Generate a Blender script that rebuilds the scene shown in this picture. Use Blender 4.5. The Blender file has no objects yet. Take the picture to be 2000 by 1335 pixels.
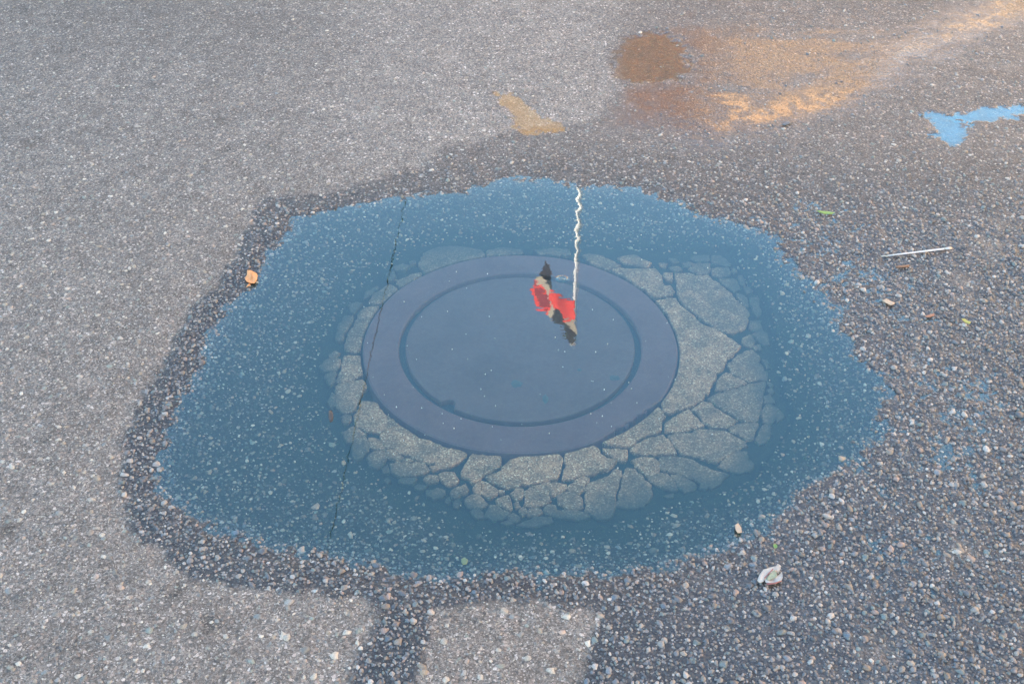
import bpy, bmesh, math
import numpy as np

R = math.radians
scene = bpy.context.scene
col = scene.collection
rng = np.random.default_rng(7)

# ------------------------------------------------------------------ camera
F, PITCH, H = 2300.0, R(38.742), 1.8314           # focal length in photo pixels, tilt below the horizon, eye height
cam = bpy.data.cameras.new('camera')
cam.sensor_width = 36.0
cam.lens = 36.0 * F / 2000.0
cam.clip_start, cam.clip_end = 0.05, 2000.0
cam_o = bpy.data.objects.new('camera', cam)
cam_o.location = (0, 0, H)
cam_o.rotation_euler = (math.pi / 2 - PITCH, 0, 0)
col.objects.link(cam_o)
scene.camera = cam_o

# ------------------------------------------------------------------ sky and sun
SUN = np.array([-0.80, -0.60, 0.0])               # azimuth of the sun: behind the camera, to the left
SUN_EL = R(24)
SUN_STRENGTH, SKY_STRENGTH, EXPOSURE = 5.0, 0.15, 2.95
world = bpy.data.worlds.new('World')
scene.world = world
world.use_nodes = True
wn = world.node_tree
sky = wn.nodes.new('ShaderNodeTexSky')
sky.sky_type = 'NISHITA'
sky.sun_disc = False
sky.sun_elevation = SUN_EL
sky.sun_rotation = math.atan2(SUN[0], SUN[1])
sky.air_density, sky.dust_density, sky.ozone_density = 2.0, 0.8, 6.0
wn.links.new(sky.outputs[0], wn.nodes['Background'].inputs[0])
wn.nodes['Background'].inputs[1].default_value = SKY_STRENGTH
sl = bpy.data.lights.new('sun', 'SUN')
sl.energy, sl.angle, sl.color = SUN_STRENGTH, R(0.53), (1.0, 0.86, 0.68)
so = bpy.data.objects.new('sun', sl)
so.rotation_euler = (math.pi / 2 - SUN_EL, 0, math.atan2(SUN[0], -SUN[1]))
so.location = (-20, -15, 20)
col.objects.link(so)
vs = scene.view_settings
vs.view_transform, vs.look, vs.exposure, vs.gamma = 'Standard', 'None', EXPOSURE, 1.0
vs.use_curve_mapping = False
scene.render.engine = 'CYCLES'
scene.cycles.max_bounces = 8
scene.cycles.transparent_max_bounces = 12
scene.cycles.caustics_reflective = False
scene.cycles.caustics_refractive = False

# ------------------------------------------------------------------ photo pixel -> place
CP, SP = math.cos(PITCH), math.sin(PITCH)

def ray(px, py):
    u = (np.asarray(px, float) - 1000.0) / F
    v = (667.5 - np.asarray(py, float)) / F
    return u, CP + v * SP, -SP + v * CP

def gnd(px, py, z=0.0):
    """the point of the level z that the pixel looks at"""
    dx, dy, dz = ray(px, py)
    t = (z - H) / dz
    return dx * t, dy * t

def gpoly(pts, z=0.0):
    a = np.array(pts, float)
    x, y = gnd(a[:, 0], a[:, 1], z)
    return np.stack([x, y], 1)

def mirrored(px, py, Y):
    """the point at distance Y whose mirror image in the puddle falls on the pixel"""
    dx, dy, dz = ray(px, py)
    t = Y / dy
    return dx * t, Y, -dz * t - H

# ------------------------------------------------------------------ numpy helpers
def sdist(poly, x, y):
    """signed distance to a polygon, negative inside"""
    x = np.asarray(x, float); y = np.asarray(y, float)
    best = np.full(x.shape, 1e9)
    inside = np.zeros(x.shape, bool)
    n = len(poly)
    for i in range(n):
        ax, ay = poly[i]; bx, by = poly[(i + 1) % n]
        ex, ey = bx - ax, by - ay
        l2 = ex * ex + ey * ey + 1e-12
        t = np.clip(((x - ax) * ex + (y - ay) * ey) / l2, 0, 1)
        dx, dy = x - ax - t * ex, y - ay - t * ey
        best = np.minimum(best, dx * dx + dy * dy)
        c = (ay > y) != (by > y)
        if c.any():
            xi = ax + (y - ay) * ex / (ey if abs(ey) > 1e-12 else 1e-12)
            inside ^= c & (x < xi)
    d = np.sqrt(best)
    return np.where(inside, -d, d)

def linedist(pts, x, y):
    best = np.full(np.shape(x), 1e9)
    for (ax, ay), (bx, by) in zip(pts[:-1], pts[1:]):
        ex, ey = bx - ax, by - ay
        t = np.clip(((x - ax) * ex + (y - ay) * ey) / (ex * ex + ey * ey), 0, 1)
        best = np.minimum(best, np.hypot(x - ax - t * ex, y - ay - t * ey))
    return best

def _hash(i, j, s):
    v = np.sin(i * 127.1 + j * 311.7 + s * 74.7) * 43758.5453
    return v - np.floor(v)

def vnoise(x, y, s=0):
    i, j = np.floor(x), np.floor(y)
    fx, fy = x - i, y - j
    fx = fx * fx * (3 - 2 * fx); fy = fy * fy * (3 - 2 * fy)
    a, b = _hash(i, j, s), _hash(i + 1, j, s)
    c, d = _hash(i, j + 1, s), _hash(i + 1, j + 1, s)
    return (a + (b - a) * fx) * (1 - fy) + (c + (d - c) * fx) * fy - 0.5

def fbm(x, y, freq, octaves=3, s=0):
    o, a, t = 0.0, 1.0, 0.0
    for k in range(octaves):
        o = o + a * vnoise(x * freq, y * freq, s + k * 13)
        t += a; a *= 0.5; freq *= 2.03
    return o / t * 2

def sstep(a, b, v):
    t = np.clip((v - a) / (b - a), 0, 1)
    return t * t * (3 - 2 * t)

# ------------------------------------------------------------------ object helpers
def put(name, me, parent=None, mat=None, label=None, cat=None, group=None, kind=None):
    o = bpy.data.objects.new(name, me)
    col.objects.link(o)
    if parent is not None:
        o.parent = parent
    if mat is not None and me is not None:
        me.materials.append(mat)
    for k, v in (('label', label), ('category', cat), ('group', group), ('kind', kind)):
        if v:
            o[k] = v
    return o

def mesh(name, verts, faces, smooth=False):
    me = bpy.data.meshes.new(name)
    me.from_pydata([tuple(map(float, v)) for v in verts], [], faces)
    me.update()
    if smooth:
        me.polygons.foreach_set('use_smooth', [True] * len(me.polygons))
    return me

def bulk(name, V, Q, k):
    """mesh from arrays: V (n,3), Q (m,k)"""
    me = bpy.data.meshes.new(name)
    me.vertices.add(len(V)); me.vertices.foreach_set('co', np.ascontiguousarray(V, np.float32).ravel())
    me.loops.add(len(Q) * k); me.loops.foreach_set('vertex_index', np.ascontiguousarray(Q, np.int32).ravel())
    me.polygons.add(len(Q))
    me.polygons.foreach_set('loop_start', np.arange(0, len(Q) * k, k, dtype=np.int32))
    me.polygons.foreach_set('loop_total', np.full(len(Q), k, np.int32))
    me.update(calc_edges=True)
    return me

def colour_attr(me, name, rgba):
    a = me.attributes.new(name, 'FLOAT_COLOR', 'POINT')
    a.data.foreach_set('color', np.ascontiguousarray(rgba, np.float32).ravel())

def box_bm(bm, x0, x1, y0, y1, z0, z1):
    v = [bm.verts.new((x, y, z)) for z in (z0, z1) for y in (y0, y1) for x in (x0, x1)]
    for f in ((0, 2, 3, 1), (4, 5, 7, 6), (0, 1, 5, 4), (2, 6, 7, 3), (0, 4, 6, 2), (1, 3, 7, 5)):
        bm.faces.new([v[i] for i in f])

def box(name, b, parent, mat, **kw):
    bm = bmesh.new(); box_bm(bm, *b)
    me = bpy.data.meshes.new(name); bm.to_mesh(me); bm.free()
    return put(name, me, parent, mat, **kw)

# ------------------------------------------------------------------ material helpers
class NT:
    def __init__(s, name):
        s.m = bpy.data.materials.new(name); s.m.use_nodes = True
        s.t = s.m.node_tree; s.t.nodes.clear()
        s.out = s.t.nodes.new('ShaderNodeOutputMaterial')
    def n(s, typ, ins=None, **kw):
        nd = s.t.nodes.new('ShaderNode' + typ)
        for k, v in kw.items():
            setattr(nd, k, v)
        for k, v in (ins or {}).items():
            s.set(nd.inputs[k], v)
        return nd
    def set(s, sock, v):
        if isinstance(v, bpy.types.NodeSocket):
            s.t.links.new(v, sock)
        elif isinstance(v, (tuple, list)) and len(v) == 3 and sock.type == 'RGBA':
            sock.default_value = (*v, 1)
        else:
            sock.default_value = v
    def math(s, op, a, b=0.0, clamp=False):
        nd = s.n('Math', {0: a, 1: b}, operation=op); nd.use_clamp = clamp
        return nd.outputs[0]
    def mix(s, f, a, b, blend='MIX'):
        nd = s.n('Mix', data_type='RGBA', blend_type=blend)
        s.set(nd.inputs[0], f); s.set(nd.inputs[6], a); s.set(nd.inputs[7], b)
        return nd.outputs[2]
    def lerp(s, f, a, b):
        nd = s.n('Mix', data_type='FLOAT')
        s.set(nd.inputs[0], f); s.set(nd.inputs[2], a); s.set(nd.inputs[3], b)
        return nd.outputs[0]
    def ramp(s, f, stops):
        nd = s.n('ValToRGB', {0: f}); e = nd.color_ramp.elements
        while len(e) < len(stops):
            e.new(0.5)
        for i, (p, c) in enumerate(stops):
            e[i].position = p; e[i].color = (*c, 1) if len(c) == 3 else c
        return nd.outputs[0]
    def pos(s):
        return s.n('NewGeometry').outputs['Position']
    def noise(s, scale, detail=3.0, vec=None, rough=0.55):
        return s.n('TexNoise', {'Vector': vec or s.pos(), 'Scale': scale, 'Detail': detail, 'Roughness': rough}).outputs[0]
    def done(s, shader):
        s.t.links.new(shader, s.out.inputs[0])
        return s.m

def plain(name, c, rough=0.8, var=0.25, scale=40.0, metallic=0.0, bump=0.0):
    t = NT(name)
    n = t.noise(scale, 4.0)
    k = t.lerp(n, 1 - var, 1 + var)
    colr = t.mix(1.0, c, t.n('CombineColor', {0: k, 1: k, 2: k}).outputs[0], 'MULTIPLY')
    p = t.n('BsdfPrincipled', {'Base Color': colr, 'Roughness': rough, 'Metallic': metallic})
    if bump:
        b = t.n('Bump', {'Height': n, 'Strength': 1.0, 'Distance': bump})
        t.t.links.new(b.outputs[0], p.inputs['Normal'])
    return t.done(p.outputs[0])

# ================================================================== outlines traced from the photograph
MAIN = gpoly([(575,425),(650,402),(720,393),(800,382),(900,372),(960,352),(1010,347),(1080,352),(1135,360),(1200,362),
    (1260,372),(1330,395),(1400,425),(1470,445),(1530,460),(1545,500),(1590,560),(1640,610),(1655,650),(1690,690),
    (1732,740),(1740,800),(1725,850),(1690,905),(1620,945),(1570,975),(1540,1000),(1480,1040),(1440,1070),(1380,1098),
    (1290,1118),(1150,1128),(1000,1138),(880,1132),(760,1115),(640,1095),(560,1075),(450,1050),(370,1010),(315,960),
    (303,900),(330,830),(370,750),(400,680),(430,620),(490,560),(522,505)])
DRY1 = gpoly([(1222,-160),(1212,50),(1196,105),(1198,140),(1204,170),(1198,200),(1175,228),(1140,248),(1105,252),
    (1060,254),(1000,262),(950,280),(880,293),(830,325),(720,360),(640,384),(505,390),(500,415),(488,440),(465,472),
    (455,510),(420,560),(380,592),(350,650),(330,690),(300,740),(275,790),(255,830),(245,900),(246,970),(255,1020),
    (275,1060),(320,1080),(345,1112),(390,1140),(460,1150),(530,1155),(600,1160),(680,1166),(738,1190),(742,1212),
    (722,1270),(690,1340),(650,1480),(-700,1480),(-1400,600),(-2200,-160)])
DRY2 = gpoly([(780,1480),(805,1335),(840,1240),(872,1200),(950,1185),(1060,1180),(1160,1195),(1182,1213),(1150,1260),
    (1115,1335),(1080,1480)])
POOLS = [  # shallow pools on the far side: brown mirror, thin wedge, blue mirror, blue strip
    gpoly([(1198,135),(1206,105),(1232,78),(1265,70),(1300,72),(1322,88),(1335,118),(1342,140),(1320,158),(1270,166),
           (1225,162),(1200,152)]),
    gpoly([(970,190),(990,192),(1010,206),(1030,216),(1045,226),(1060,238),(1098,258),(1062,262),(1030,262),(1012,252),
           (1018,240),(998,218),(980,201)]),
    gpoly([(1790,228),(1830,224),(1850,232),(1880,244),(1888,262),(1880,284),(1850,286),(1815,270),(1825,252),(1812,240)]),
    gpoly([(1860,236),(1900,222),(1950,214),(2010,210),(2060,208),(2060,226),(1990,232),(1940,240),(1890,244)]),
]
BROWN = gpoly([(1205,172),(1340,160),(1400,178),(1450,205),(1475,236),(1420,262),(1330,268),(1240,262),(1180,256),(1198,215)])
PEACH = gpoly([(1345,70),(1500,72),(1720,84),(1690,128),(1560,160),(1560,186),(1440,186),(1380,160)])
GOLD = gpoly([(1415,200),(1440,210),(1452,224),(1490,232),(1560,214),(1640,180)])
STREAK = gpoly([(1395,262),(1480,238),(1560,214),(1640,172),(1760,112),(1870,66),(1960,28),(2080,-20)])
MC = (0.0200, 2.2968)                              # centre of the manhole
RING_R, COVER_R = 0.3925, 0.3029
COLLAR = gpoly([(812,486),(860,474),(960,476),(1080,482),(1180,486),(1310,496),(1420,492),(1436,524),(1452,560),(1478,580),
    (1492,620),(1502,665),(1510,705),(1516,770),(1534,812),(1512,858),(1474,900),(1468,922),(1420,945),(1340,962),
    (1270,985),(1190,1010),(1100,1022),(1020,1026),(930,1010),(880,985),(845,970),(780,935),(715,902),(672,860),(650,810),
    (632,760),(624,706),(646,650),(672,612),(705,570),(735,545)], -0.02)

HIGH = 0.012                                        # road level above the puddle's water level

def land(x, y):
    """height of the road surface and its masks: wet, film, silt, pale"""
    w1 = fbm(x, y, 9.0, 3, 1); w2 = fbm(x, y, 38.0, 3, 5); w3 = fbm(x, y, 120.0, 2, 9)
    sd = sdist(MAIN, x, y)
    right = sstep(0.35, 0.75, x) * sstep(3.3, 2.9, y)             # the shore falls gently on this side
    sj = sd + 0.020 * w2 + (0.022 + 0.022 * right) * w1 + 0.008 * w3
    steep = 0.030 * (1 - np.exp(-(np.maximum(-sj, 0) / 0.125) ** 1.45))
    z_in = -steep * (1 - 0.35 * right)
    rise = HIGH * (1 - np.exp(-np.maximum(sj, 0) / 0.10))
    gentle = 0.0009 + (HIGH - 0.0009) * sstep(0.18, 0.85, sj)
    z_out = rise * (1 - right) + np.minimum(rise, gentle) * right
    z = np.where(sj < 0, z_in, z_out)
    relief = 0.0011 * w2 * (1 + 0.5 * right) + 0.0009 * w3 * (1 + 1.6 * right) + 0.0007 * w1 * right * (sj > -0.05)
    # dryness
    j = 0.018 * w1 + 0.020 * w2 + 0.008 * w3
    d = np.minimum(sdist(DRY1, x, y), sdist(DRY2, x, y)) + j
    soft = 0.012 + 0.05 * sstep(3.2, 3.9, y) + 0.16 * sstep(3.9, 4.3, y)
    wet = sstep(-soft, soft, d) * (1 - 0.54 * sstep(2.6, 3.3, y))
    # film of standing water
    streaky = fbm(x * 0.35, y * 2.2, 9.0, 4, 31)
    film = 0.92 * sstep(0.14, -0.12, sdist(BROWN, x, y) + 0.07 * w1 + 0.03 * w2)
    film = np.maximum(film, sstep(0.22, -0.12, sdist(PEACH, x, y) + 0.12 * w1 + 0.14 * streaky) * 0.85)
    film = np.maximum(film, sstep(0.22, 0.02, linedist(STREAK, x, y) + 0.07 * streaky + 0.04 * w1) * 0.95)
    film = np.maximum(film, sstep(0.11, 0.02, linedist(GOLD, x, y) + 0.05 * streaky + 0.02 * w2))
    farwet = sstep(2.9, 3.6, y) * sstep(0.2, 0.8, x)
    film = np.maximum(film, farwet * sstep(0.05, 0.55, streaky + 0.5 * w1) * 0.35)
    for p in POOLS:
        q = sdist(p, x, y) + 0.034 * w2 + 0.018 * w3 + 0.012 * w1
        z = z - 0.0028 * sstep(0.025, -0.012, q) * (y > 3)
        film = np.maximum(film, sstep(0.03, -0.01, q))
    wet = np.maximum(wet, np.minimum(1, film * 1.1) * sstep(-soft, soft, d))
    film = np.maximum(film, 0.30 * sstep(3.2, 2.7, y) * sstep(0.0, 0.6, x))
    film = film * sstep(-soft, soft, d)
    z = z + relief * (1 - 0.93 * np.clip((film - 0.3) * 1.6, 0, 1))
    film = film * np.clip(0.90 + 0.45 * w2, 0, 1)
    # silt on the puddle bed: thickest round the broken collar
    sc = sdist(COLLAR, x, y)
    silt = sstep(0.17, 0.03, sc + 0.05 * w1) * sstep(0.0, -0.10, sd)
    silt = np.maximum(silt, (0.62 + 0.25 * sstep(-0.10, -0.30, sd)) * sstep(0.0, -0.07, sd + 0.02 * w1))
    # the bed under the collar and the manhole
    r = np.hypot(x - MC[0], y - MC[1])
    z = np.where(sc < 0.02, np.minimum(z, -0.0290), z)
    z = np.where(r < RING_R + 0.02, -0.060, z)
    # dried scuffs on the wet side, oil spots on the dry side
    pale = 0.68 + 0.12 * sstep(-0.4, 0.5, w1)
    pale = pale + 0.22 * sstep(-0.9, -0.3, x) * sstep(2.9, 3.4, y) - 0.16 * sstep(3.5, 4.4, y) * sstep(-0.3, -1.0, x)  # sky sheen painted into the tone: paler far centre, darker far left
    for px, py, rr, a in ((1930,478,.05,.75),(1880,545,.045,.7),(1882,575,.03,.6),(1785,705,.03,.5),(1880,1062,.035,.6),
                          (1868,1020,.02,.5),(1715,1270,.05,.4),(1950,430,.04,.5)):
        cx, cy = gnd(px, py, HIGH)
        wet = wet * (1 - a * sstep(rr * 1.3, rr * 0.2, np.hypot(x - cx, (y - cy) * 0.8) + 0.03 * w2 + 0.02 * w1))
    for px, py, rr, a in ((412,1215,.026,.6),(345,1156,.022,.6),(5,1040,.03,.6),(203,1008,.012,.5),(60,278,.045,.45),(445,290,.03,.4),(432,240,.04,.3),
                          (300,165,.04,.3),(250,338,.03,.25),(130,96,.05,.25),(590,38,.07,.2)):
        cx, cy = gnd(px, py, HIGH)
        pale = pale * (1 - a * sstep(rr * 1.2, rr * 0.3, np.hypot(x - cx, y - cy) + 0.025 * w2 + 0.012 * w3))
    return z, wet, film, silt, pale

# ------------------------------------------------------------------ asphalt materials
def asphalt_material():
    t = NT('asphalt')
    a = t.n('Attribute', attribute_name='mask')
    sep = t.n('SeparateColor', {0: a.outputs['Color']})
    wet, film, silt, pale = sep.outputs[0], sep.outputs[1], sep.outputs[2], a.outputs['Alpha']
    pos = t.pos()
    warp = t.n('VectorMath', {0: t.n('TexNoise', {'Vector': pos, 'Scale': 70.0}).outputs['Color'], 1: (0.008, 0.008, 0.0)}, operation='MULTIPLY').outputs[0]
    pw = t.n('VectorMath', {0: pos, 1: warp}, operation='ADD').outputs[0]
    v1 = t.n('TexVoronoi', {'Vector': pw, 'Scale': 130.0, 'Randomness': 1.0}, feature='F1')
    v2 = t.n('TexVoronoi', {'Vector': pw, 'Scale': 330.0, 'Randomness': 1.0}, feature='F1')
    c1 = t.n('SeparateColor', {0: v1.outputs['Color']}); c2 = t.n('SeparateColor', {0: v2.outputs['Color']})
    fine = t.noise(700.0, 3.0, pos)
    mid = t.noise(22.0, 4.0, pos)
    big = t.noise(2.3, 4.0, pos)
    # dry dusty binder with chips
    base = t.ramp(big, [(0.30, (0.112, 0.096, 0.078)), (0.72, (0.148, 0.128, 0.104))])
    chip2 = t.ramp(c2.outputs[0], [(0.0, (0.045, 0.039, 0.033)), (0.30, (0.095, 0.083, 0.069)), (0.62, (0.165, 0.143, 0.118)), (0.90, (0.25, 0.22, 0.18)), (1.0, (0.50, 0.44, 0.37))])
    base = t.mix(0.62, base, chip2)
    chip1 = t.ramp(c1.outputs[1], [(0.0, (0.045, 0.043, 0.040)), (0.18, (0.085, 0.088, 0.082)), (0.40, (0.125, 0.108, 0.088)), (0.55, (0.115, 0.120, 0.108)), (0.72, (0.175, 0.150, 0.122)), (0.88, (0.22, 0.165, 0.125)), (1.0, (0.48, 0.42, 0.35))])
    onchip = t.math('MULTIPLY', t.math('LESS_THAN', v1.outputs['Distance'], 0.50), t.math('GREATER_THAN', c1.outputs[2], 0.35))
    base = t.mix(t.math('MULTIPLY', onchip, 0.70), base, chip1)
    speck = t.math('MULTIPLY', t.math('SUBTRACT', fine, 0.36), 3.2, True)
    base = t.mix(1.0, base, t.mix(speck, (0.54, 0.54, 0.54), (1.34, 1.34, 1.34)), 'MULTIPLY')
    base = t.mix(1.0, base, t.ramp(mid, [(0.30, (0.84, 0.84, 0.84)), (0.70, (1.14, 1.14, 1.14))]), 'MULTIPLY')
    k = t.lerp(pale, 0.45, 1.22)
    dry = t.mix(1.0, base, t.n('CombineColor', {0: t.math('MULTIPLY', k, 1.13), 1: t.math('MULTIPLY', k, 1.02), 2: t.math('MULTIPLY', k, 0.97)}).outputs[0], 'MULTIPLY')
    # wet: darker, chips stay readable
    dark = t.mix(1.0, base, (0.26, 0.26, 0.285), 'MULTIPLY')
    dark = t.mix(t.math('MULTIPLY', onchip, 0.55), dark, t.mix(1.0, chip1, (0.50, 0.46, 0.44), 'MULTIPLY'))
    c = t.mix(wet, dry, dark)
    mud = t.mix(t.noise(60.0, 4.0, pos), (0.011, 0.018, 0.015), (0.018, 0.026, 0.021))
    c = t.mix(silt, c, mud)
    under = t.math('LESS_THAN', t.n('SeparateXYZ', {0: pos}).outputs[2], -0.0012)
    above = t.math('SUBTRACT', 1.0, under)
    # relief
    dome = t.math('SUBTRACT', 1.0, v1.outputs['Distance'])
    dome2 = t.math('SUBTRACT', 1.0, v2.outputs['Distance'])
    h = t.math('ADD', t.math('MULTIPLY', dome, 0.0022), t.math('MULTIPLY', dome2, 0.0012))
    h = t.math('ADD', h, t.math('MULTIPLY', fine, 0.0008))
    h = t.math('MULTIPLY', h, t.lerp(silt, 1.0, 0.25))
    b = t.n('Bump', {'Height': h, 'Strength': 0.75, 'Distance': 1.0})
    b2 = t.n('Bump', {'Height': h, 'Strength': t.lerp(film, 0.36, 0.012), 'Distance': 1.0})
    p = t.n('BsdfPrincipled', {'Base Color': c, 'Roughness': t.lerp(wet, 0.88, 0.55), 'IOR': 1.45,
                               'Normal': b.outputs[0], 'Coat Weight': t.math('MULTIPLY', above, t.math('MULTIPLY', t.math('MULTIPLY', wet, t.lerp(film, 0.16, 1.0)), t.lerp(t.math('GREATER_THAN', c2.outputs[1], 0.66), 1.0, 0.35))), 'Coat IOR': 1.72,
                               'Coat Roughness': t.lerp(film, 0.17, 0.075), 'Coat Normal': b2.outputs[0], 'Specular IOR Level': t.math('MULTIPLY', above, 0.22)})
    return t.done(p.outputs[0])

def stone_material():
    t = NT('road_stone')
    a = t.n('Attribute', attribute_name='tint')
    wet = a.outputs['Alpha']
    n = t.noise(420.0, 3.0)
    above = t.math('GREATER_THAN', t.n('SeparateXYZ', {0: t.pos()}).outputs[2], -0.0012)
    c = t.mix(1.0, a.outputs['Color'], t.ramp(n, [(0.3, (0.72, 0.72, 0.72)), (0.7, (1.2, 1.2, 1.2))]), 'MULTIPLY')
    b = t.n('Bump', {'Height': n, 'Strength': 0.6, 'Distance': 0.0008})
    p = t.n('BsdfPrincipled', {'Base Color': c, 'Roughness': t.lerp(wet, 0.85, 0.5), 'Normal': b.outputs[0],
                               'Coat Weight': t.math('MULTIPLY', t.math('MULTIPLY', wet, 0.34), above), 'Coat IOR': 1.45, 'Coat Roughness': 0.16, 'Specular IOR Level': t.math('MULTIPLY', above, 0.22)})
    return t.done(p.outputs[0])

M_ASPH, M_STONE = asphalt_material(), stone_material()

# ------------------------------------------------------------------ the road, one sheet out to the horizon
def axis(lo, hi, step, far_lo, far_hi):
    a = np.arange(lo, hi + step, step)
    g = step * 1.25 ** np.arange(1, 60); g = np.cumsum(g)
    up = hi + g[g < far_hi - hi]; dn = lo - g[g < lo - far_lo]
    return np.concatenate([[far_lo], dn[::-1], a, up, [far_hi]])

xs = axis(-2.35, 2.35, 0.0062, -160, 160)
ys = np.concatenate([axis(1.18, 2.9, 0.0062, -160, 2.9)[:-1][:0], axis(1.18, 4.6, 0.0066, -160, 160)])
X, Y = np.meshgrid(xs, ys)
shp = X.shape
core = (np.abs(X) < 2.6) & (Y > 0.9) & (Y < 5.2)
Z = np.full(shp, HIGH); mk = np.zeros(shp + (4,))
mk[..., 3] = 0.85
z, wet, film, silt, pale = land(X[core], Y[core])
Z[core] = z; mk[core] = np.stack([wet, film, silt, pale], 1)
far = ~core
mk[..., 0][far] = sstep(-0.1, 0.1, np.minimum(sdist(DRY1, X[far], Y[far]), 5))
nx, ny = len(xs), len(ys)
idx = np.arange(nx * ny).reshape(ny, nx)
Q = np.stack([idx[:-1, :-1], idx[:-1, 1:], idx[1:, 1:], idx[1:, :-1]], -1).reshape(-1, 4)
me = bulk('road', np.stack([X, Y, Z], -1).reshape(-1, 3), Q, 4)
colour_attr(me, 'mask', mk.reshape(-1, 4))
me.polygons.foreach_set('use_smooth', np.ones(len(me.polygons), bool))
road = put('road', me, None, M_ASPH, 'grey asphalt road with exposed stones, dry on one side and wet on the other', None, None, 'structure')

# ------------------------------------------------------------------ stones of the asphalt
PAL = np.array([(.30,.28,.26),(.42,.39,.34),(.60,.54,.46),(.46,.38,.29),(.50,.37,.30),(.18,.22,.25),(.24,.30,.28),(.20,.20,.20),(.14,.15,.16),
                (.22,.25,.23),(.33,.33,.33),(.72,.66,.57),(.27,.22,.19),(.17,.16,.15),(.52,.47,.40),(.38,.30,.22)])
WARM = np.array([1.0, 0.89, 0.76])

def stone_mesh(name, cx, cy, cz, r, hgt, tint, n=7, seed=1):
    g = np.random.default_rng(seed)
    m = len(cx)
    ang = np.arange(n) / n * 2 * np.pi
    rot = g.uniform(0, 6.283, m)
    asp = g.uniform(0.62, 1.0, m)
    jr = g.uniform(0.62, 1.22, (m, n)); j2 = g.uniform(0.58, 0.86, (m, n)); jz = g.uniform(0.62, 1.0, (m, n))
    def place(lx, ly):
        c, s = np.cos(rot)[:, None], np.sin(rot)[:, None]
        return cx[:, None] + c * lx - s * ly, cy[:, None] + s * lx + c * ly
    V = np.zeros((m, 2 * n + 1, 3))
    bx, by = place(r[:, None] * jr * np.cos(ang), r[:, None] * asp[:, None] * jr * np.sin(ang))
    V[:, :n, 0], V[:, :n, 1], V[:, :n, 2] = bx, by, (cz - 0.0025)[:, None]
    tx, ty = place(r[:, None] * jr * j2 * 1.12 * np.cos(ang), r[:, None] * asp[:, None] * jr * j2 * 1.12 * np.sin(ang))
    tilt = g.normal(0, 0.16, (m, 2))
    V[:, n:2 * n, 0], V[:, n:2 * n, 1] = tx, ty
    V[:, n:2 * n, 2] = cz[:, None] + hgt[:, None] * jz * 0.85 + tilt[:, :1] * (tx - cx[:, None]) + tilt[:, 1:] * (ty - cy[:, None])
    V[:, 2 * n, 0] = cx + g.normal(0, 0.12, m) * r; V[:, 2 * n, 1] = cy + g.normal(0, 0.12, m) * r; V[:, 2 * n, 2] = cz + hgt
    a = np.arange(n); b = (a + 1) % n
    T = np.concatenate([np.stack([a, b, n + b], 1), np.stack([a, n + b, n + a], 1), np.stack([n + a, n + b, np.full(n, 2 * n)], 1)])
    Q = (T[None] + (np.arange(m) * (2 * n + 1))[:, None, None]).reshape(-1, 3)
    me = bulk(name, V.reshape(-1, 3), Q, 3)
    colour_attr(me, 'tint', np.repeat(tint, 2 * n + 1, axis=0))
    return me

def in_view(x, y, pad=0.06):
    d = y * CP + H * SP; u = y * SP - H * CP
    sx, sy = F * x / d, -F * u / d
    return (np.abs(sx) < 1000 * (1 + pad)) & (np.abs(sy) < 667 * (1 + pad)) & (y > 0.9)

def scatter(cell, seed):
    g = np.random.default_rng(seed)
    gx, gy = np.meshgrid(np.arange(-2.3, 2.3, cell), np.arange(1.15, 4.7, cell))
    x = (gx + g.uniform(-.5, .5, gx.shape) * cell * 1.1).ravel(); y = (gy + g.uniform(-.5, .5, gx.shape) * cell * 1.1).ravel()
    k = in_view(x, y)
    return x[k], y[k], g

def stone_tints(g, m, wet, silt, z):
    t = PAL[g.integers(0, len(PAL), m)] * g.uniform(0.75, 1.15, (m, 1))
    grey = np.array([.20, .185, .165])
    dry = (grey * 0.92 + (t - grey) * 0.46) * WARM
    wetc = (t * 0.80 + 0.035) * np.array([0.74, 0.69, 0.66]) * 0.66
    c = dry + (wetc - dry) * wet[:, None]
    mud = np.array([.018, .026, .021])
    keep = g.uniform(0, 1, m) ** 1.2                                  # some stand clear of the mud
    cover = np.clip(silt * (1.10 - 1.25 * keep), 0, 1)[:, None]
    c = c * (1 + np.array([0.25, 0.05, -0.15]) * np.minimum(silt, 1)[:, None])
    c = c + (mud - c) * cover
    return np.concatenate([np.clip(c, 0.01, 0.9), wet[:, None]], 1)

def stone_set(cell, seed, r_lo, r_hi, power, keep_dry, keep_wet, ymax, proud=1.0):
    x, y, g = scatter(cell, seed)
    k = y < ymax
    x, y = x[k], y[k]
    z, wet, film, silt, pale = land(x, y)
    m = len(x)
    sc = sdist(COLLAR, x, y)
    right = sstep(0.2, 0.7, x) * wet
    prob = keep_dry + (keep_wet - keep_dry) * wet
    prob = prob * (1 - 0.50 * silt) * (1 - np.clip((film - 0.32) * 2.4, 0, 1)) * (1 - 0.62 * sstep(2.75, 3.5, y))
    prob = np.where(sc < 0.012, 0, prob)
    k = g.uniform(0, 1, m) < prob
    x, y, z, wet, silt, film, right = x[k], y[k], z[k], wet[k], silt[k], film[k], right[k]
    m = len(x)
    r = r_lo + (r_hi - r_lo) * g.uniform(0, 1, m) ** power
    hgt = r * (0.15 + 0.24 * wet + 0.16 * right) * g.uniform(0.6, 1.2, m) * (1 - 0.3 * silt) * proud
    return x, y, z, r, hgt, stone_tints(g, m, wet, silt, z), wet

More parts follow.
